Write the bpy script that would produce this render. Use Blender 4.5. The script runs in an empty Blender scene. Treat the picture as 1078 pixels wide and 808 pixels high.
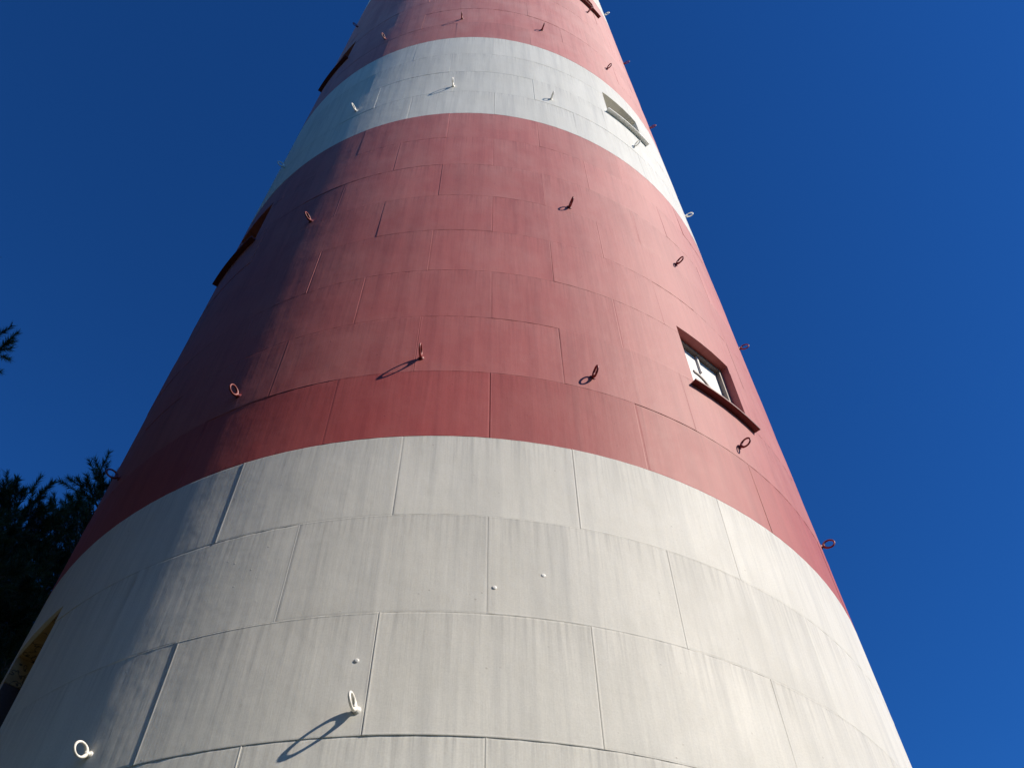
import bpy, bmesh, math, random
import numpy as np
from mathutils import Vector, Matrix

sc = bpy.context.scene
COL = sc.collection
R = math.radians

# ------------------------------------------------------------------ camera
cam = bpy.data.cameras.new('camera')
cam.sensor_fit = 'HORIZONTAL'
cam.sensor_width = 36.0
cam.lens = 36.0 * 1069.96 / 1078.0
cam.clip_end = 5000
cam_ob = bpy.data.objects.new('camera', cam)
COL.objects.link(cam_ob)
fw = Vector((0.0418671, 0.60110202, 0.79807487))
rt = Vector((0.99796113, -0.06367317, -0.00439516))
up = rt.cross(fw)
M = Matrix((rt, up, -fw)).transposed().to_4x4()
M.translation = Vector((0, -10, 1.6))
cam_ob.matrix_world = M
sc.camera = cam_ob

# ------------------------------------------------------------------ sky, sun, exposure
SUN_AZ, SUN_EL = R(118), R(37)
world = bpy.data.worlds.new('World')
sc.world = world
world.use_nodes = True
nt = world.node_tree
bg = nt.nodes['Background']
sky = nt.nodes.new('ShaderNodeTexSky')
sky.sky_type = 'NISHITA'
sky.sun_disc = False
sky.sun_elevation = SUN_EL
sky.sun_rotation = SUN_AZ
sky.air_density = 1.0
sky.dust_density = 0.0
sky.ozone_density = 10.0
gm = nt.nodes.new('ShaderNodeGamma')
gm.inputs[1].default_value = 1.4
nt.links.new(sky.outputs[0], gm.inputs[0])
tint = nt.nodes.new('ShaderNodeMix')
tint.data_type, tint.blend_type = 'RGBA', 'MULTIPLY'
tint.inputs[0].default_value = 1.0
tint.inputs[7].default_value = (0.36, 0.755, 0.84, 1)      # deep polarised blue of the phone picture
nt.links.new(gm.outputs[0], tint.inputs[6])
nt.links.new(tint.outputs[2], bg.inputs[0])
bg.inputs[1].default_value = 0.065

sun = bpy.data.lights.new('sun', 'SUN')
sun.energy = 5.0
sun.angle = R(0.53)
sun.color = (1.0, 0.90, 0.76)
sun_ob = bpy.data.objects.new('sun', sun)
COL.objects.link(sun_ob)
sdir = Vector((math.sin(SUN_AZ) * math.cos(SUN_EL), math.cos(SUN_AZ) * math.cos(SUN_EL), math.sin(SUN_EL)))
sun_ob.rotation_euler = sdir.to_track_quat('Z', 'Y').to_euler()

vs = sc.view_settings
vs.view_transform = 'Standard'
vs.look = 'None'
vs.exposure = 0.55
vs.gamma = 1.0
vs.use_curve_mapping = False
sc.cycles.max_bounces = 6

# ------------------------------------------------------------------ materials
def mat(name):
    m = bpy.data.materials.new(name)
    m.use_nodes = True
    return m, m.node_tree, m.node_tree.nodes['Principled BSDF']

def N(nt, kind, **kw):
    n = nt.nodes.new(kind)
    for k, v in kw.items():
        if k.startswith('i_'):
            n.inputs[k[2:].replace('_', ' ')].default_value = v
        else:
            setattr(n, k, v)
    return n

def noise(nt, vec, scale, detail=4, rough=0.55):
    n = N(nt, 'ShaderNodeTexNoise')
    n.inputs['Scale'].default_value = scale
    n.inputs['Detail'].default_value = detail
    n.inputs['Roughness'].default_value = rough
    if vec is not None:
        nt.links.new(vec, n.inputs['Vector'])
    return n.outputs['Fac']

def mapping(nt, vec, scale, loc=(0, 0, 0)):
    m = N(nt, 'ShaderNodeMapping')
    m.inputs['Scale'].default_value = scale
    m.inputs['Location'].default_value = loc
    nt.links.new(vec, m.inputs['Vector'])
    return m.outputs[0]

def ramp(nt, fac, stops):
    r = N(nt, 'ShaderNodeValToRGB')
    e = r.color_ramp.elements
    e[0].position, e[0].color = stops[0][0], (*stops[0][1], 1)
    e[1].position, e[1].color = stops[-1][0], (*stops[-1][1], 1)
    for p, c in stops[1:-1]:
        x = e.new(p)
        x.color = (*c, 1)
    nt.links.new(fac, r.inputs[0])
    return r.outputs[0]

def mixc(nt, a, b, fac, mode='MIX'):
    m = N(nt, 'ShaderNodeMix', data_type='RGBA', blend_type=mode)
    for sock, v in ((6, a), (7, b), (0, fac)):
        if hasattr(v, 'node'):
            nt.links.new(v, m.inputs[sock])
        elif isinstance(v, (int, float)):
            m.inputs[sock].default_value = v
        else:
            m.inputs[sock].default_value = (*v, 1)
    return m.outputs[2]

def math_(nt, op, a, b=0.0):
    m = N(nt, 'ShaderNodeMath', operation=op)
    for i, v in enumerate((a, b)):
        if hasattr(v, 'node'):
            nt.links.new(v, m.inputs[i])
        else:
            m.inputs[i].default_value = v
    return m.outputs[0]

def bump(nt, h, strength, dist, normal=None):
    b = N(nt, 'ShaderNodeBump')
    b.inputs['Strength'].default_value = strength
    b.inputs['Distance'].default_value = dist
    nt.links.new(h, b.inputs['Height'])
    if normal is not None:
        nt.links.new(normal, b.inputs['Normal'])
    return b.outputs[0]

def paint(name, c_main, c_streak, c_blotch, c_chip, rough, seed, sheen=0.0, spec=0.5, streaky=0.85, blotchy=0.6, drough=0.7):
    """weathered oil paint on iron plates; uv = metres round the tower, metres up"""
    m, nt, bs = mat(name)
    uv = N(nt, 'ShaderNodeTexCoord').outputs['UV']
    st = noise(nt, mapping(nt, uv, (7, 0.35, 1), (seed, 0, 0)), 1.0, 6, 0.62)
    st2 = noise(nt, mapping(nt, uv, (34, 1.1, 1), (seed, 3, 0)), 1.0, 4, 0.6)
    bl = noise(nt, mapping(nt, uv, (1.6, 1.1, 1), (seed, 7, 0)), 1.0, 7, 0.68)
    fine = noise(nt, uv, 70, 4, 0.65)
    brush = noise(nt, mapping(nt, uv, (150, 14, 1)), 1.0, 2, 0.5)
    # height within the ring of plates: grime runs down from each lap
    sep = N(nt, 'ShaderNodeSeparateXYZ')
    nt.links.new(uv, sep.inputs[0])
    fz = math_(nt, 'FRACT', math_(nt, 'DIVIDE', math_(nt, 'SUBTRACT', sep.outputs[1], CZ + Z0 - 20 * DZ), DZ))
    run = math_(nt, 'MULTIPLY', math_(nt, 'POWER', fz, 3.0), ramp(nt, st2, [(0.45, (0, 0, 0)), (0.7, (1, 1, 1))]))
    col = mixc(nt, c_main, c_streak, math_(nt, 'MULTIPLY', ramp(nt, st, [(0.45, (0, 0, 0)), (0.8, (1, 1, 1))]), streaky))
    col = mixc(nt, col, c_streak, math_(nt, 'MULTIPLY', ramp(nt, st2, [(0.5, (0, 0, 0)), (0.8, (1, 1, 1))]), 0.3))
    col = mixc(nt, col, c_blotch, math_(nt, 'MULTIPLY', ramp(nt, bl, [(0.4, (0, 0, 0)), (0.68, (1, 1, 1))]), blotchy))
    dirt = tuple(v * 0.55 for v in c_streak)
    col = mixc(nt, col, dirt, math_(nt, 'MULTIPLY', run, 0.34))
    # chips and specks
    vo = N(nt, 'ShaderNodeTexVoronoi', feature='F1')
    vo.inputs['Scale'].default_value = 9.0
    wob = mixc(nt, uv, N(nt, 'ShaderNodeTexNoise', i_Scale=30.0).outputs['Color'], 0.012)
    nt.links.new(wob, vo.inputs['Vector'])
    chip = ramp(nt, vo.outputs['Distance'], [(0.04, (1, 1, 1)), (0.085, (0, 0, 0))])
    gate = ramp(nt, noise(nt, uv, 1.7, 2), [(0.50, (0, 0, 0)), (0.58, (1, 1, 1))])
    chipf = math_(nt, 'MULTIPLY', chip, gate)
    col = mixc(nt, col, c_chip, math_(nt, 'MULTIPLY', chipf, 0.4))
    fr = ramp(nt, fine, [(0.3, (0.92,) * 3), (0.7, (1.04,) * 3)])
    col = mixc(nt, col, fr, 1.0, 'MULTIPLY')
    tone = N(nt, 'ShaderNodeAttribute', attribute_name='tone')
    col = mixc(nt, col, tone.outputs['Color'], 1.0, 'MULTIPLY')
    nt.links.new(col, bs.inputs['Base Color'])
    rr = N(nt, 'ShaderNodeMapRange')
    rr.inputs['To Min'].default_value = rough - 0.08
    rr.inputs['To Max'].default_value = rough + 0.12
    nt.links.new(bl, rr.inputs['Value'])
    nt.links.new(rr.outputs[0], bs.inputs['Roughness'])
    bs.inputs['Specular IOR Level'].default_value = spec
    bs.inputs['Diffuse Roughness'].default_value = drough
    bs.inputs['Sheen Weight'].default_value = sheen
    bs.inputs['Sheen Roughness'].default_value = 0.5
    h = math_(nt, 'ADD', math_(nt, 'MULTIPLY', fine, 0.6), math_(nt, 'MULTIPLY', brush, 0.7))
    n1 = bump(nt, h, 0.18, 0.002)
    dent = noise(nt, mapping(nt, uv, (2.6, 2.2, 1), (seed, 1, 0)), 1.0, 3, 0.5)
    n2 = bump(nt, dent, 0.5, 0.014, n1)
    n3 = bump(nt, st, 0.32, 0.010, n2)
    n4 = bump(nt, chipf, 0.4, 0.002, n3)
    nt.links.new(n4, bs.inputs['Normal'])
    return m

CZ = 1.6
Z0, DZ = 3.5720653463138546, 0.9823168375862795       # seam ring 0 and the height of a ring of plates
M_WHITE = paint('white_paint', (0.78, 0.76, 0.69), (0.56, 0.555, 0.52), (0.69, 0.67, 0.60), (0.34, 0.30, 0.25), 0.6, 2.0, sheen=0.0, spec=0.25, drough=0.6)
M_RED = paint('red_paint', (0.46, 0.118, 0.106), (0.34, 0.078, 0.074), (0.50, 0.19, 0.175), (0.18, 0.035, 0.035), 0.58, 11.0, sheen=0.0, spec=0.36, blotchy=0.42, streaky=0.95, drough=0.5)

def plain(name, c, rough=0.5, scale=40, var=0.25, bmp=0.3, metal=0.0):
    m, nt, bs = mat(name)
    ob = N(nt, 'ShaderNodeTexCoord').outputs['Object']
    f = noise(nt, ob, scale, 4, 0.6)
    lo = tuple(v * (1 - var) for v in c)
    hi = tuple(min(1, v * (1 + var)) for v in c)
    nt.links.new(ramp(nt, f, [(0.3, lo), (0.7, hi)]), bs.inputs['Base Color'])
    bs.inputs['Roughness'].default_value = rough
    bs.inputs['Metallic'].default_value = metal
    nt.links.new(bump(nt, f, bmp, 0.003), bs.inputs['Normal'])
    return m

M_RING_W = plain('ring_white_paint', (0.66, 0.64, 0.58), 0.45)
M_RING_R = plain('ring_red_paint_backlit', (0.17, 0.018, 0.017), 0.5)  # darker than the band's red: the rings' backlit shade is in the colour
M_SILL_R = plain('sill_red_paint', (0.11, 0.016, 0.015), 0.55)
M_FRAME = plain('window_frame_paint', (0.20, 0.165, 0.14), 0.5)
M_PANEL = plain('window_panel_paint', (0.50, 0.50, 0.485), 0.5, 8, 0.06, 0.05)
M_TRIM = plain('window_trim_paint', (0.60, 0.60, 0.57), 0.5)
M_DARK = plain('dark_glazing', (0.012, 0.012, 0.014), 0.15, 6, 0.2, 0.02)
M_RUST = plain('brown_frame_paint', (0.075, 0.045, 0.03), 0.6)

def wood_mat():
    m, nt, bs = mat('weathered_board')
    ob = N(nt, 'ShaderNodeTexCoord').outputs['Object']
    f = noise(nt, mapping(nt, ob, (3, 3, 3)), 3.0, 6, 0.65)
    w = noise(nt, mapping(nt, ob, (1, 1, 1), (4, 2, 1)), 4.0, 3, 0.6)
    c = ramp(nt, f, [(0.3, (0.30, 0.185, 0.07)), (0.55, (0.42, 0.28, 0.12)), (0.75, (0.48, 0.33, 0.16))])
    cr = ramp(nt, w, [(0.485, (0, 0, 0)), (0.5, (1, 1, 1)), (0.515, (0, 0, 0))])
    nt.links.new(mixc(nt, c, (0.02, 0.015, 0.01), cr), bs.inputs['Base Color'])
    bs.inputs['Roughness'].default_value = 0.7
    nt.links.new(bump(nt, f, 0.4, 0.01), bs.inputs['Normal'])
    return m
M_WOOD = wood_mat()

def leaf_mat():
    m, nt, bs = mat('pine_needles')
    at = N(nt, 'ShaderNodeTexCoord').outputs['Object']
    f = noise(nt, at, 1.6, 3, 0.6)
    nt.links.new(ramp(nt, f, [(0.35, (0.018, 0.038, 0.014)), (0.65, (0.055, 0.085, 0.030))]), bs.inputs['Base Color'])
    bs.inputs['Roughness'].default_value = 0.55
    bs.inputs['Specular IOR Level'].default_value = 0.3
    return m
M_LEAF = leaf_mat()

def bark_mat():
    m, nt, bs = mat('pine_bark')
    at = N(nt, 'ShaderNodeTexCoord').outputs['Object']
    f = noise(nt, mapping(nt, at, (9, 9, 1.6)), 1.0, 6, 0.65)
    nt.links.new(ramp(nt, f, [(0.35, (0.045, 0.033, 0.026)), (0.65, (0.15, 0.11, 0.085))]), bs.inputs['Base Color'])
    bs.inputs['Roughness'].default_value = 0.9
    nt.links.new(bump(nt, f, 0.9, 0.04), bs.inputs['Normal'])
    return m
M_BARK = bark_mat()

def ground_mat():
    m, nt, bs = mat('sandy_grass')
    at = N(nt, 'ShaderNodeTexCoord').outputs['Object']
    f = noise(nt, at, 0.35, 6, 0.6)
    g = noise(nt, at, 14, 5, 0.7)
    a = ramp(nt, f, [(0.42, (0.03, 0.042, 0.016)), (0.6, (0.075, 0.068, 0.045))])
    nt.links.new(mixc(nt, a, ramp(nt, g, [(0.3, (0.6,) * 3), (0.7, (1.2,) * 3)]), 1.0, 'MULTIPLY'), bs.inputs['Base Color'])
    bs.inputs['Roughness'].default_value = 0.95
    nt.links.new(bump(nt, g, 0.8, 0.05), bs.inputs['Normal'])
    return m
M_GROUND = ground_mat()

# ------------------------------------------------------------------ helpers
def link_mesh(name, me, parent=None, label=None):
    o = bpy.data.objects.new(name, me)
    COL.objects.link(o)
    if parent is not None:
        o.parent = parent
    if label:
        o['label'] = label
    return o

def bm_obj(name, bm, m, parent=None, label=None, smooth=False):
    me = bpy.data.meshes.new(name)
    bm.normal_update()
    bm.to_mesh(me)
    bm.free()
    me.materials.append(m)
    if smooth:
        for p in me.polygons:
            p.use_smooth = True
    return link_mesh(name, me, parent, label)

def thing(name, label, cat, loc=(0, 0, 0), rz=0.0, group=None):
    o = bpy.data.objects.new(name, None)
    COL.objects.link(o)
    o.location = loc
    o.rotation_euler = (0, 0, rz)
    o['label'] = label
    o['category'] = cat
    if group:
        o['group'] = group
    return o

# ------------------------------------------------------------------ ground
bm = bmesh.new()
rings = [0.5, 3, 6, 10, 16, 26, 45, 90, 200, 600, 2500]
rng = random.Random(5)
prev = None
for r in rings:
    cur = [bm.verts.new((r * math.cos(a * math.tau / 48), r * math.sin(a * math.tau / 48),
                         0.0 if r < 12 else rng.uniform(-0.12, 0.12) * min(1, r / 40))) for a in range(48)]
    if prev:
        for i in range(48):
            bm.faces.new((prev[i], cur[i], cur[(i + 1) % 48], prev[(i + 1) % 48]))
    else:
        bm.faces.new(cur)
    prev = cur
g = bm_obj('ground', bm, M_GROUND, smooth=True)
g['kind'] = 'structure'

# ------------------------------------------------------------------ the lighthouse
PC = (0.4859691332424318, -0.053452522557733466, 0.002257152295635168, -6.254216550613577e-05)
def row_z(r):
    return CZ + Z0 + r * DZ
def radius(z):
    t = (z - CZ) / 10.0
    return 10.0 * (PC[0] + PC[1] * t + PC[2] * t * t + PC[3] * t ** 3)
def pt(phi, z, off=0.0):
    """phi in degrees, 0 faces the camera, + goes to the right"""
    r = radius(z) + off
    a = R(phi)
    return Vector((r * math.sin(a), -r * math.cos(a), z))

tower = thing('lighthouse', 'tall tapering iron lighthouse painted in red and white bands, seen from below', 'lighthouse')

WINC, WINC2 = 37.75, -52.25
#        phi centre, bottom row, top row, half width deg at that height, reveal depth, colour
WINDOWS = [
    (WINC, 5.02, 6.15, 5.75, 0.12, 'red_panel'),
    (WINC, 13.18, 14.16, 6.1, 0.46, 'white'),
    (WINC, 21.12, 22.15, 6.6, 0.46, 'red'),
    (WINC2, 0.95, 2.19, 5.6, 0.40, 'board'),
    (WINC2, 9.02, 10.22, 6.0, 0.42, 'red'),
    (WINC2, 17.1, 18.3, 6.3, 0.42, 'red'),
]
rng = random.Random(41)
GAP = 0.0006
def plates(row):
    if row < 13:
        n, base = 20, (11.35 if row % 2 == 0 else 2.4)
    else:
        n, base = 18, (-8.1 if row % 2 else 1.9)
    return n, base

# steps seen in the photograph: (row, plate starting angle rounded) -> corner offsets (bl, br, tl, tr) in metres
FIX = {
    (0, -25): (0.010, 0.010, 0.007, 0.001),
    (0, -7): (0.012, 0.006, 0.002, 0.003),
    (0, 11): (0.006, 0.003, 0.002, -0.003),
    (0, -43): (0.003, 0.003, 0.000, 0.000),
    (-1, -34): (-0.004, -0.005, -0.003, -0.003), (-1, -16): (-0.004, -0.004, -0.004, -0.004), (-1, 2): (-0.003, -0.003, -0.001, -0.001),
    (1, -34): (0.003, -0.006, 0.002, -0.004), (1, -16): (0.003, 0.002, 0.004, 0.000), (1, 2): (0.005, 0.000, 0.005, 0.004),
    (1, 20): (0.000, 0.003, 0.007, 0.003),
    (2, -43): (0.002, -0.002, 0.0, -0.004), (2, -25): (0.004, -0.003, 0.004, -0.001), (2, -7): (0.005, -0.004, -0.002, 0.002),
    (2, 11): (0.000, 0.003, 0.003, 0.0), (2, 29): (0.004, 0.0, 0.001, 0.0),
    (3, -16): (0.002, 0.003, 0.004, -0.001), (3, 2): (-0.001, 0.002, -0.002, 0.004),
    (7, -7): (0.000, 0.000, 0.001, 0.0),
}
def corner_offsets(row, k, a0):
    key = (row, int(round(((a0 + 180) % 360) - 180)))
    if key in FIX:
        return tuple((0.42 if row < 1 and key[1] != -25 else 0.25) * v for v in FIX[key])
    s = 0.0014
    m = rng.gauss(0, s * 0.7)
    return tuple(m + rng.gauss(0, s) for _ in range(4))

def band(name, r0, r1, m, label):
    verts, faces, uvs, tones = [], [], [], []
    def quad(idx):
        faces.append(idx)
    for row in range(r0, r1):
        n, base = plates(row)
        zb, zt = row_z(row), row_z(row + 1)
        for k in range(n):
            a0 = base + k * 360.0 / n
            a1 = a0 + 360.0 / n
            bl, br, tl, tr = corner_offsets(row, k, a0)
            bulge = rng.uniform(-0.002, 0.004)
            rr = radius((zb + zt) / 2)
            d = math.degrees(1.0 / rr)                       # degrees per metre round the tower
            g0, g1, g2, g3 = (rng.choice((0.0003, 0.0003, 0.0006, 0.0014)) for _ in range(4))
            lip = [(1.5 if row < 4 else 1.0) * rng.choice((-0.0012, -0.0006, 0.0, 0.0011, 0.0016)) for _ in range(4)]
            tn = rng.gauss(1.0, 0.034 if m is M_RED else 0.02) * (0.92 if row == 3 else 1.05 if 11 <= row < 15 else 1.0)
            us = [g0, 0.006, 0.012, 0.02] + [rr * R(a1 - a0) * i / 7 for i in range(1, 7)] + [rr * R(a1 - a0) - q for q in (0.02, 0.012, 0.006, g1)]
            zs = [g2, 0.006, 0.012, 0.02] + [DZ * i / 4 for i in range(1, 4)] + [DZ - q for q in (0.02, 0.012, 0.006, g3)]
            hole = []
            for (wc, wb, wt, hw, dep, kind) in WINDOWS:
                lo = ((wc - hw - a0 + 180) % 360) - 180
                hi = lo + 2 * hw
                if wt <= row or wb >= row + 1 or hi <= 0 or lo >= a1 - a0:
                    continue
                hole.append((lo / d, hi / d, (wb - row) * DZ, (wt - row) * DZ, dep))
                for e in (lo / d, hi / d):
                    if us[3] < e < us[-4]:
                        us = [u for u in us if abs(u - e) > 0.03 or u <= us[3] or u >= us[-4]] + [e]
                        us.sort()
                for e in ((wb - row) * DZ, (wt - row) * DZ):
                    if zs[3] < e < zs[-4]:
                        zs = [u for u in zs if abs(u - e) > 0.03 or u <= zs[3] or u >= zs[-4]] + [e]
                        zs.sort()
            W = us[-1] + g1
            g = {}
            def vid(i, j):
                if (i, j) not in g:
                    u, v = us[i], zs[j]
                    fu, fv = u / W, v / DZ
                    off = (bl * (1 - fu) + br * fu) * (1 - fv) + (tl * (1 - fu) + tr * fu) * fv
                    off += bulge * 16 * fu * (1 - fu) * fv * (1 - fv)
                    if i in (0, len(us) - 1) or j in (0, len(zs) - 1):
                        off -= 0.0010
                    if i == 1: off += lip[0]
                    elif i == len(us) - 2: off += lip[1]
                    elif j == 1: off += lip[2]
                    elif j == len(zs) - 2: off += lip[3]
                    tones.append(tn if row != 3 else tn)
                    g[(i, j)] = len(verts)
                    verts.append(pt(a0 + u * d, zb + v, off))
                    uvs.append((R(a0 + u * d) * 4.4, zb + v))
                return g[(i, j)]
            def inhole(i, j):
                cu, cv = (us[i] + us[i + 1]) / 2, (zs[j] + zs[j + 1]) / 2
                for h in hole:
                    if h[0] < cu < h[1] and h[2] < cv < h[3]:
                        return h
                return None
            nu, nz = len(us) - 1, len(zs) - 1
            keep = {(i, j) for i in range(nu) for j in range(nz) if not inhole(i, j)}
            def skirt(p, q, depth):
                # p, q in the order that makes the skirt face outwards of the plate
                a, b = verts[p], verts[q]
                def inn(v):
                    h = Vector((v.x, v.y, 0))
                    return v - h.normalized() * depth
                base_i = len(verts)
                verts.extend((a.copy(), b.copy(), inn(b), inn(a)))
                uvs.extend((uvs[p], uvs[q], uvs[q], uvs[p]))
                tones.extend((tones[p],) * 4)
                faces.append((base_i, base_i + 3, base_i + 2, base_i + 1))
            for (i, j) in keep:
                c = (vid(i, j), vid(i + 1, j), vid(i + 1, j + 1), vid(i, j + 1))
                faces.append(c)
                for (ni, nj, p, q) in ((i, j - 1, 0, 1), (i + 1, j, 1, 2), (i, j + 1, 2, 3), (i - 1, j, 3, 0)):
                    if (ni, nj) in keep:
                        continue
                    h = inhole(ni, nj) if 0 <= ni < nu and 0 <= nj < nz else None
                    skirt(c[p], c[q], h[4] if h else 0.05)
    me = bpy.data.meshes.new(name)
    me.from_pydata([tuple(v) for v in verts], [], faces)
    ul = me.uv_layers.new(name='UVMap')
    uva = np.array(uvs, dtype=np.float32)
    li = np.empty(len(me.loops), dtype=np.int32)
    me.loops.foreach_get('vertex_index', li)
    ul.data.foreach_set('uv', uva[li].ravel())
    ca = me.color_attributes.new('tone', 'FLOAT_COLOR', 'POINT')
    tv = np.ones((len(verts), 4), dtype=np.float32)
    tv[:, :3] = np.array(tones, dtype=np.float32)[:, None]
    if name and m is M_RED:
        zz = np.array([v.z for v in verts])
        # the lowest course keeps a fresher coat, higher courses paled to paint in the highlight veil
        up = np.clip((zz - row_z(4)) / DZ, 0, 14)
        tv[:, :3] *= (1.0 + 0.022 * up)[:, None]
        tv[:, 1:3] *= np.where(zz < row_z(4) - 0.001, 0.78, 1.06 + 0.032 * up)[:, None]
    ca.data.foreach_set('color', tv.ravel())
    me.materials.append(m)
    sm = np.ones(len(me.polygons), dtype=bool)
    me.polygons.foreach_set('use_smooth', sm)
    me.update()
    return link_mesh(name, me, tower, label)

BANDS = [(-6, 3, 0), (3, 11, 1), (11, 15, 0), (15, 23, 1), (23, 27, 0)]
BL = ['lowest broad white painted band of weathered plates', 'lower red painted band', 'narrow white painted band between the two red ones',
      'upper red painted band', 'white painted band at the top right corner of the photo']
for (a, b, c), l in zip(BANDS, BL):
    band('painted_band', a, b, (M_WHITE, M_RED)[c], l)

# the shaft above the frame, with gallery and lantern, in one simple piece
def upper_shaft():
    bm = bmesh.new()
    rows = [27, 31, 35, 39, 43, 45]
    prof = [(row_z(r) , radius(row_z(r))) for r in rows]
    zt = prof[-1][0]
    prof += [(zt, 3.6), (zt + 0.25, 3.6), (zt + 0.25, 1.9), (zt + 3.6, 1.9), (zt + 3.7, 2.2), (zt + 4.9, 0.5), (zt + 5.6, 0.05)]
    n = 64
    prev = None
    for z, r in prof:
        cur = [bm.verts.new((r * math.sin(i * math.tau / n), -r * math.cos(i * math.tau / n), z)) for i in range(n)]
        if prev:
            for i in range(n):
                f = bm.faces.new((prev[i], prev[(i + 1) % n], cur[(i + 1) % n], cur[i]))
                f.material_index = 0 if (z < row_z(35.5) or z > row_z(39.5)) else 1
                f.smooth = True
        prev = cur
    bm.faces.new(prev)
    me = bpy.data.meshes.new('upper_shaft')
    bm.to_mesh(me)
    bm.free()
    me.materials.append(plain('upper_red_paint', (0.34, 0.062, 0.058)))
    me.materials.append(plain('upper_white_paint', (0.68, 0.67, 0.63)))
    return link_mesh('upper_shaft', me, tower)
upper_shaft()

# ---- windows
def wpt(wc, x, y, z):
    """x to the right along the wall, y outwards from the wall's face at the window, z world height"""
    a = R(wc)
    t = Vector((math.cos(a), math.sin(a), 0))
    nrm = Vector((math.sin(a), -math.cos(a), 0))
    return nrm * (radius(z) + y) + t * x + Vector((0, 0, z))

def wbox(bm, wc, x0, x1, y0, y1, z0, z1):
    v = [bm.verts.new(wpt(wc, x, y, z)) for z in (z0, z1) for y in (y0, y1) for x in (x0, x1)]
    for f in ((0, 2, 3, 1), (4, 5, 7, 6), (0, 1, 5, 4), (2, 6, 7, 3), (0, 4, 6, 2), (1, 3, 7, 5)):
        bm.faces.new([v[i] for i in f])

def arc_slab(bm, p0, p1, o0, o1, z0, z1, n=8):
    prev = None
    for i in range(n + 1):
        ph = p0 + (p1 - p0) * i / n
        cur = [bm.verts.new(pt(ph, z, o + (radius((z0 + z1) / 2) - radius(z)))) for (z, o) in ((z0, o0), (z0, o1), (z1, o1), (z1, o0))]
        if prev:
            for q in range(4):
                bm.faces.new((prev[q], cur[q], cur[(q + 1) % 4], prev[(q + 1) % 4]))
        else:
            bm.faces.new(cur[::-1])
        prev = cur
    bm.faces.new(prev)

WL = {'red_panel': 'window with a white lit panel in the lower red band', 'board': 'window with a tan boarded lintel in the lowest white band'}
for i, (wc, wb, wt, hw, dep, kind) in enumerate(WINDOWS):
    zb, zt = row_z(wb), row_z(wt)
    zm = (zb + zt) / 2
    hx = radius(zm) * math.sin(R(hw)) * (radius(zm) - dep) / radius(zm)
    fr = 0.05
    y0, y1 = -dep - 0.07, -dep + 0.004
    bm = bmesh.new()
    e = 0.012
    wbox(bm, wc, -hx - e, -hx + fr, y0, y1, zb - e, zt + e)
    wbox(bm, wc, hx - fr, hx + e, y0, y1, zb - e, zt + e)
    wbox(bm, wc, -hx + fr, hx - fr, y0, y1, zt - fr, zt + e)
    wbox(bm, wc, -hx + fr, hx - fr, y0, y1, zb - e, zb + 0.035)
    lab = WL.get(kind)
    if lab is None:
        lab = ('window in the narrow white band' if kind == 'white' else
               'window at the top edge of the photo' if i == 2 else
               'shaded window on the left edge of the lower red band' if i == 4 else 'shaded window on the left edge of the upper red band')
    fm = {'red_panel': M_FRAME, 'white': M_TRIM, 'red': M_RUST, 'board': M_RUST}[kind]
    win = bm_obj('window', bm, fm, tower, lab)
    bm = bmesh.new()
    wbox(bm, wc, -hx + fr - 0.004, hx - fr + 0.004, -dep - 0.058, -dep - 0.05, zb + 0.03, zt - fr + 0.004)
    bm_obj('pane', bm, M_PANEL if kind == 'red_panel' else M_DARK, win)
    bm = bmesh.new()
    if kind == 'red_panel':
        wbox(bm, wc, 0.015, 0.04, -dep - 0.05, -dep - 0.022, zb + 0.74, zt - fr)
        bm_obj('mullion', bm, M_PANEL, win)
        # dark curved stay in the lower corner of the pane
        bm = bmesh.new()
        prev = None
        for s in range(13):
            a = R(105 - 100 * s / 12)
            c = []
            for (rr, yy) in ((0.185, -0.05), (0.22, -0.05), (0.22, -0.034), (0.185, -0.034)):
                c.append(bm.verts.new(wpt(wc, -0.06 + rr * math.cos(a), -dep + yy, zb + 0.43 + rr * 1.1 * math.sin(a))))
            if prev:
                for q in range(4):
                    bm.faces.new((prev[q], c[q], c[(q + 1) % 4], prev[(q + 1) % 4]))
            else:
                bm.faces.new(c[::-1])
            prev = c
        bm.faces.new(prev)
        bm_obj('curved_stay', bm, M_FRAME, win)
    else:
        wbox(bm, wc, -0.018, 0.018, -dep - 0.05, -dep - 0.02, zb + 0.035, zt - fr)
        bm_obj('mullion', bm, fm, win)
    # sill following the round wall
    bm = bmesh.new()
    ext = 0.75
    if kind != 'board':
        arc_slab(bm, wc - hw - ext, wc + hw + ext, -0.03, 0.078, zb - 0.107, zb - 0.085)
        bm_obj('sill', bm, M_SILL_R if kind != 'white' else M_TRIM, win)
    else:
        arc_slab(bm, wc - hw - ext, wc + hw + ext, -0.03, 0.05, zb - 0.15, zb - 0.085)
        bm_obj('sill', bm, M_TRIM, win)
        bm = bmesh.new()
        wbox(bm, wc, -hx + 0.0, hx - 0.0, -dep + 0.005, -0.03, zt - 0.04, zt - 0.012)
        jb = bmesh.new()
        wbox(jb, wc, -hx + 0.002, -hx + 0.03, -dep + 0.005, -0.02, zb + 0.905, zt - 0.045)
        bm_obj('jamb_board', jb, M_WOOD, win, 'tan board at the top of the jamb')
        jb = bmesh.new()
        wbox(jb, wc, -hx + 0.002, -hx + 0.026, -dep + 0.005, -0.022, zb + 0.005, zb + 0.90)
        bm_obj('jamb_board', jb, M_RUST, win, 'dark brown board lining the jamb')
        bm_obj('lintel_board', bm, M_WOOD, win, 'tan cracked board lining the top of the opening')

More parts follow.
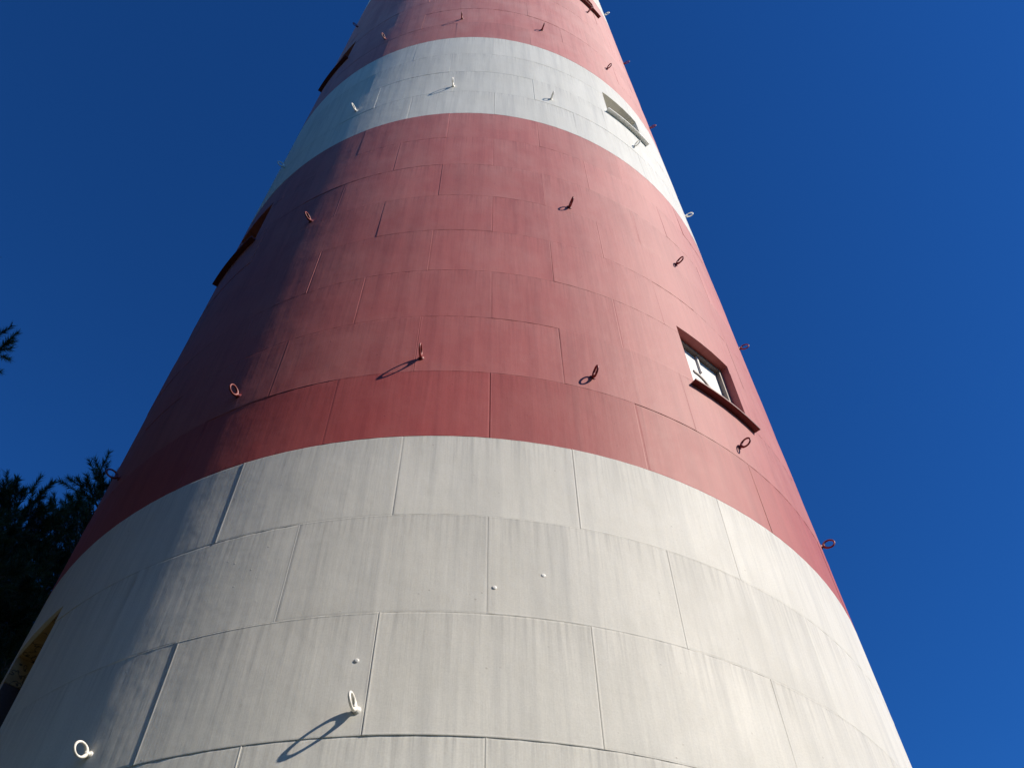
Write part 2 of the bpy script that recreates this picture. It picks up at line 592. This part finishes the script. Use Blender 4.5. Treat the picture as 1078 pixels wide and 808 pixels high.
# ---- eye rings: every fourth ring of plates, sixteen round the tower
def ring_mesh(name, m):
    """eye in the local xz plane: x outwards, z up"""
    bm = bmesh.new()
    nseg, nt_ = 24, 10
    rows = []
    for i in range(nseg):
        t = math.tau * i / nseg
        cx, cz = 0.088 + 0.050 * math.cos(t) * (1.08 if math.cos(t) > 0 else 1.18), 0.050 * math.sin(t)
        w = 0.0095 + 0.006 * max(0, -math.cos(t)) ** 2
        row = []
        for j in range(nt_):
            q = math.tau * j / nt_
            row.append(bm.verts.new((cx + w * math.cos(q) * math.cos(t), w * math.sin(q), cz + w * math.cos(q) * math.sin(t))))
        rows.append(row)
    for i in range(nseg):
        for j in range(nt_):
            bm.faces.new((rows[i][j], rows[(i + 1) % nseg][j], rows[(i + 1) % nseg][(j + 1) % nt_], rows[i][(j + 1) % nt_]))
    # shank and collar
    prev = None
    for (x, r) in ((-0.03, 0.030), (0.006, 0.030), (0.010, 0.022), (0.014, 0.017), (0.034, 0.016), (0.045, 0.010)):
        cur = [bm.verts.new((x, r * math.cos(math.tau * j / 12), r * math.sin(math.tau * j / 12))) for j in range(12)]
        if prev:
            for j in range(12):
                bm.faces.new((prev[j], prev[(j + 1) % 12], cur[(j + 1) % 12], cur[j]))
        prev = cur
    bm.faces.new(prev)
    bmesh.ops.recalc_face_normals(bm, faces=bm.faces)
    me = bpy.data.meshes.new(name)
    bm.to_mesh(me)
    bm.free()
    me.materials.append(m)
    for p in me.polygons:
        p.use_smooth = True
    return me
RING_W, RING_R = ring_mesh('eye_ring_white', M_RING_W), ring_mesh('eye_ring_red', M_RING_R)
rng = random.Random(8)
RING_ROWS = [(0.185, 0, (0, 1)), (4.22, 1, (-1, 0, 1, 2, 3, 4)), (8.14, 1, (0, 2, 3, 4)), (12.24, 0, (-1, 0, 1, 2, 3, 4)),
             (16.24, 1, (0, 1, 2, 3, 4)), (20.3, 1, (-1, 0, 1, 2, 3, 4)), (24.2, 0, (4,))]
for ri, (rw, c, ks) in enumerate(RING_ROWS):
    for k in ks:
        ph = -29.6 + 22.5 * k + ((1.2, -0.3, -0.3)[k - 1] if rw > 4 and rw < 5 and 0 < k < 4 else rng.uniform(-0.4, 0.4) if k > 0 else 0.0)
        if ph < -60 or ph > 75:
            continue
        o = link_mesh('eye_ring', RING_W if c == 0 else RING_R, tower, 'white painted eye ring' if c == 0 else 'red painted eye ring')
        z = row_z(rw)
        o.location = pt(ph, z, 0.0)
        a = R(ph)
        o.rotation_euler = (R(rng.uniform(-6, 6)), R(rng.uniform(-9, 3)), a - math.pi / 2 - (R(9) if (rw < 1 and k == 1) else 0.0))
        o.scale = (rng.uniform(0.92, 1.06), rng.uniform(0.9, 1.15), rng.uniform(0.92, 1.06))

# ---- round bolt heads left on the plates
def cap_mesh(m):
    bm = bmesh.new()
    prev = None
    for (x, r) in ((-0.01, 0.018), (0.000, 0.018), (0.003, 0.015), (0.005, 0.008)):
        cur = [bm.verts.new((x, r * math.cos(math.tau * j / 16), r * math.sin(math.tau * j / 16))) for j in range(16)]
        if prev:
            for j in range(16):
                bm.faces.new((prev[j], prev[(j + 1) % 16], cur[(j + 1) % 16], cur[j]))
        prev = cur
    bm.faces.new(prev)
    bmesh.ops.recalc_face_normals(bm, faces=bm.faces)
    me = bpy.data.meshes.new('bolt_head')
    bm.to_mesh(me)
    bm.free()
    me.materials.append(m)
    for p in me.polygons:
        p.use_smooth = True
    return me
CAP = cap_mesh(M_TRIM)
for (ph, rw) in [(7.4, 1.42), (3.0, 1.25), (-7.9, 0.58)]:
    o = link_mesh('bolt_head', CAP, tower)
    o.location = pt(ph, row_z(rw), 0.003)
    o.rotation_euler = (0, 0, R(ph) - math.pi / 2)

# ------------------------------------------------------------------ pines
def tube(verts, faces, path, radii, n=7):
    base = len(verts)
    for i, p in enumerate(path):
        d = (path[min(i + 1, len(path) - 1)] - path[max(i - 1, 0)])
        d.normalize()
        u = d.orthogonal().normalized()
        v = d.cross(u)
        for k in range(n):
            a = math.tau * k / n
            verts.append(p + (u * math.cos(a) + v * math.sin(a)) * radii[i])
    for i in range(len(path) - 1):
        for k in range(n):
            a, b = base + i * n + k, base + i * n + (k + 1) % n
            faces.append((a, b, b + n, a + n))

def make_pine(label, loc, H, seed, crown_from, spread, extra_limbs=(), group='dark pines beside the lighthouse', dens=1.0):
    rng = random.Random(seed)
    t = thing('pine_tree', label, 'tree', loc, 0, group)
    tv, tf = [], []
    bend = [Vector((rng.uniform(-.25, .25), rng.uniform(-.25, .25), 0)) for _ in range(4)]
    def axis(h):
        f = h / H
        return Vector((0, 0, h)) + bend[0] * math.sin(f * 3) + bend[1] * math.sin(f * 5 + 1) - bend[1] * math.sin(1)
    path = [axis(H * i / 24) for i in range(25)]
    tube(tv, tf, path, [0.21 * (1 - i / 24) ** 0.8 * H / 14 + 0.015 for i in range(25)], 12)
    plumes = []                                             # (base, direction, length)
    def limb(h, az, L, rise):
        p = axis(h)
        d = Vector((math.cos(az), math.sin(az), rise)).normalized()
        pts = [p.copy()]
        n = max(6, int(L / 0.3))
        for i in range(n):
            d = (d + Vector((rng.uniform(-.13, .13), rng.uniform(-.13, .13), rng.uniform(-.05, .12)))).normalized()
            p = p + d * (L / n)
            pts.append(p.copy())
        tube(tv, tf, pts, [0.012 + 0.022 * L * (1 - i / n) * 0.8 for i in range(n + 1)], 6)
        for i in range(max(1, int(n * 0.25)), n + 1):
            for s in (-1, 1):
                if rng.random() > 0.85 * dens:
                    continue
                q = pts[i]
                dd = (pts[i] - pts[i - 1]).normalized()
                side = dd.cross(Vector((0, 0, 1))).normalized() * s
                td = (dd * rng.uniform(.3, .9) + side * rng.uniform(.5, 1.1) + Vector((0, 0, rng.uniform(-.1, .7)))).normalized()
                tl = rng.uniform(.35, .85) * (1.15 - 0.5 * i / n)
                mid = q + td * tl * 0.5
                td2 = (td + Vector((0, 0, rng.uniform(.1, .7)))).normalized()
                end = mid + td2 * tl * 0.5
                tube(tv, tf, [q, mid, end], [0.012, 0.010, 0.007], 5)
                plumes.append((end - td2 * 0.1, td2, rng.uniform(.28, .46)))
                plumes.append((mid, (td2 + Vector((rng.uniform(-.8, .8), rng.uniform(-.8, .8), rng.uniform(0, .8)))).normalized(), rng.uniform(.2, .36)))
                if rng.random() < .6:
                    plumes.append((q + td * tl * .25, (td + Vector((rng.uniform(-1, 1), rng.uniform(-1, 1), rng.uniform(-.2, .8)))).normalized(), rng.uniform(.2, .32)))
        plumes.append((pts[-1] - d * .05, (d + Vector((0, 0, .5))).normalized(), rng.uniform(.35, .5)))
    h = crown_from
    az = rng.uniform(0, 6)
    while h < H - 0.5:
        f = (h - crown_from) / (H - crown_from)
        L = spread * (0.55 + 0.45 * math.sin(min(1, f * 2.2 + .35) * math.pi / 2)) * (1 - f ** 2.2) * rng.uniform(.7, 1.15) + 0.45
        limb(h, az, L, 0.1 + 0.32 * f + rng.uniform(-.1, .15))
        az += 2.39996 + rng.uniform(-.3, .3)
        h += 0.115 / dens * rng.uniform(.7, 1.3)
    for (hh, azd, L, rise) in extra_limbs:
        limb(hh, R(azd), L, rise)
    plumes.append((axis(H) - Vector((0, 0, .1)), Vector((0, 0, 1)), .55))
    me = bpy.data.meshes.new('trunk')
    me.from_pydata([tuple(v) for v in tv], [], tf)
    me.materials.append(M_BARK)
    for p in me.polygons:
        p.use_smooth = True
    link_mesh('trunk', me, t)
    # needles: thin blades round each shoot
    r = np.random.RandomState(seed)
    NB = 110
    P = np.array([tuple(p[0]) for p in plumes])
    D = np.array([tuple(p[1]) for p in plumes])
    Ln = np.array([p[2] for p in plumes])
    n = len(P)
    s = r.rand(n, NB) ** 0.9
    base = P[:, None] + D[:, None] * (Ln[:, None] * s)[..., None]
    rand = r.normal(size=(n, NB, 3))
    rad = rand - (rand * D[:, None]).sum(-1, keepdims=True) * D[:, None]
    rad /= np.linalg.norm(rad, axis=-1, keepdims=True)
    dirs = D[:, None] * (0.45 + 0.7 * s[..., None]) + rad * 0.85
    dirs /= np.linalg.norm(dirs, axis=-1, keepdims=True)
    nl = r.uniform(.095, .165, size=(n, NB, 1))
    side = np.cross(dirs, r.normal(size=(n, NB, 3)))
    side /= np.linalg.norm(side, axis=-1, keepdims=True)
    w = 0.007
    V = np.stack([base + side * w, base - side * w, base + dirs * nl], 2).reshape(-1, 3)
    nf = n * NB
    me = bpy.data.meshes.new('crown')
    me.vertices.add(nf * 3)
    me.vertices.foreach_set('co', V.astype(np.float32).ravel())
    me.loops.add(nf * 3)
    me.loops.foreach_set('vertex_index', np.arange(nf * 3, dtype=np.int32))
    me.polygons.add(nf)
    me.polygons.foreach_set('loop_start', np.arange(0, nf * 3, 3, dtype=np.int32))
    me.materials.append(M_LEAF)
    me.update(calc_edges=True)
    link_mesh('crown', me, t)
    return t

def at(az, dist):
    return (dist * math.sin(R(az)), -10 + dist * math.cos(R(az)), 0)
make_pine('dense dark pine filling the lower left corner, left of the lighthouse', at(-33.5, 15.0), 13.7, 3, 5.0, 2.5, dens=0.92)
make_pine('dark pine whose top shows right beside the shaded edge of the lower red band', at(-25.5, 17.5), 17.5, 9, 6.0, 2.5, dens=0.9)
make_pine('rounded dark pine top between the corner pine and the tower edge', at(-29.6, 16.5), 15.4, 14, 5.0, 2.2, dens=0.92)
make_pine('taller pine at the left edge reaching one bare tipped branch into the sky', at(-45.0, 15.0), 20.0, 21, 6.0, 2.6,
          extra_limbs=[(16.2, 17, 2.38, 0.18)])

# unseen pines added round the clearing to block skylight and darken the tower's shade
grove = [o for o in COL.objects if o.name.startswith('pine_tree')]
rng = random.Random(77)
spots = [(-9.5, -13.5), (-12.5, -7.5), (-13.8, -2.0), (-13.5, 10.5), (-18, 4.0), (-19, -9), (-15.5, -16), (-6.5, -21), (-11, -24), (-1.5, -24.5),
         (4.0, -27), (-17, 13), (-21, -2), (-5.0, -17.5), (-12.6, -5.4), (-9.0, -10.2), (-16, 7.5), (-15.5, -5),
         (9, -25), (14, -24), (19, -19), (22, -14), (24, -8), (24, -2), (6, -22), (0.5, -20.5),
         (-11.4, -6.2), (-8.6, -8.2), (-8.0, -11.6), (-12.2, -10.4)]
for i, (x, y) in enumerate(spots):
    near = math.hypot(x, y) < 14.5 and x < 0
    src = grove[3 if near else i % 3]
    o = src.copy()
    COL.objects.link(o)
    o.location = (x, y, 0)
    o.rotation_euler = (0, 0, rng.uniform(0, 6.28))
    k = rng.uniform(1.08, 1.2) if near else rng.uniform(0.85, 1.0)
    o.scale = (k, k, k)
    o['label'] = 'unseen dark pine added near the lighthouse to deepen its shade'
    o['group'] = 'unseen pines added beyond the frame for shade'
    for ch in src.children:
        c = ch.copy()
        COL.objects.link(c)
        c.parent = o
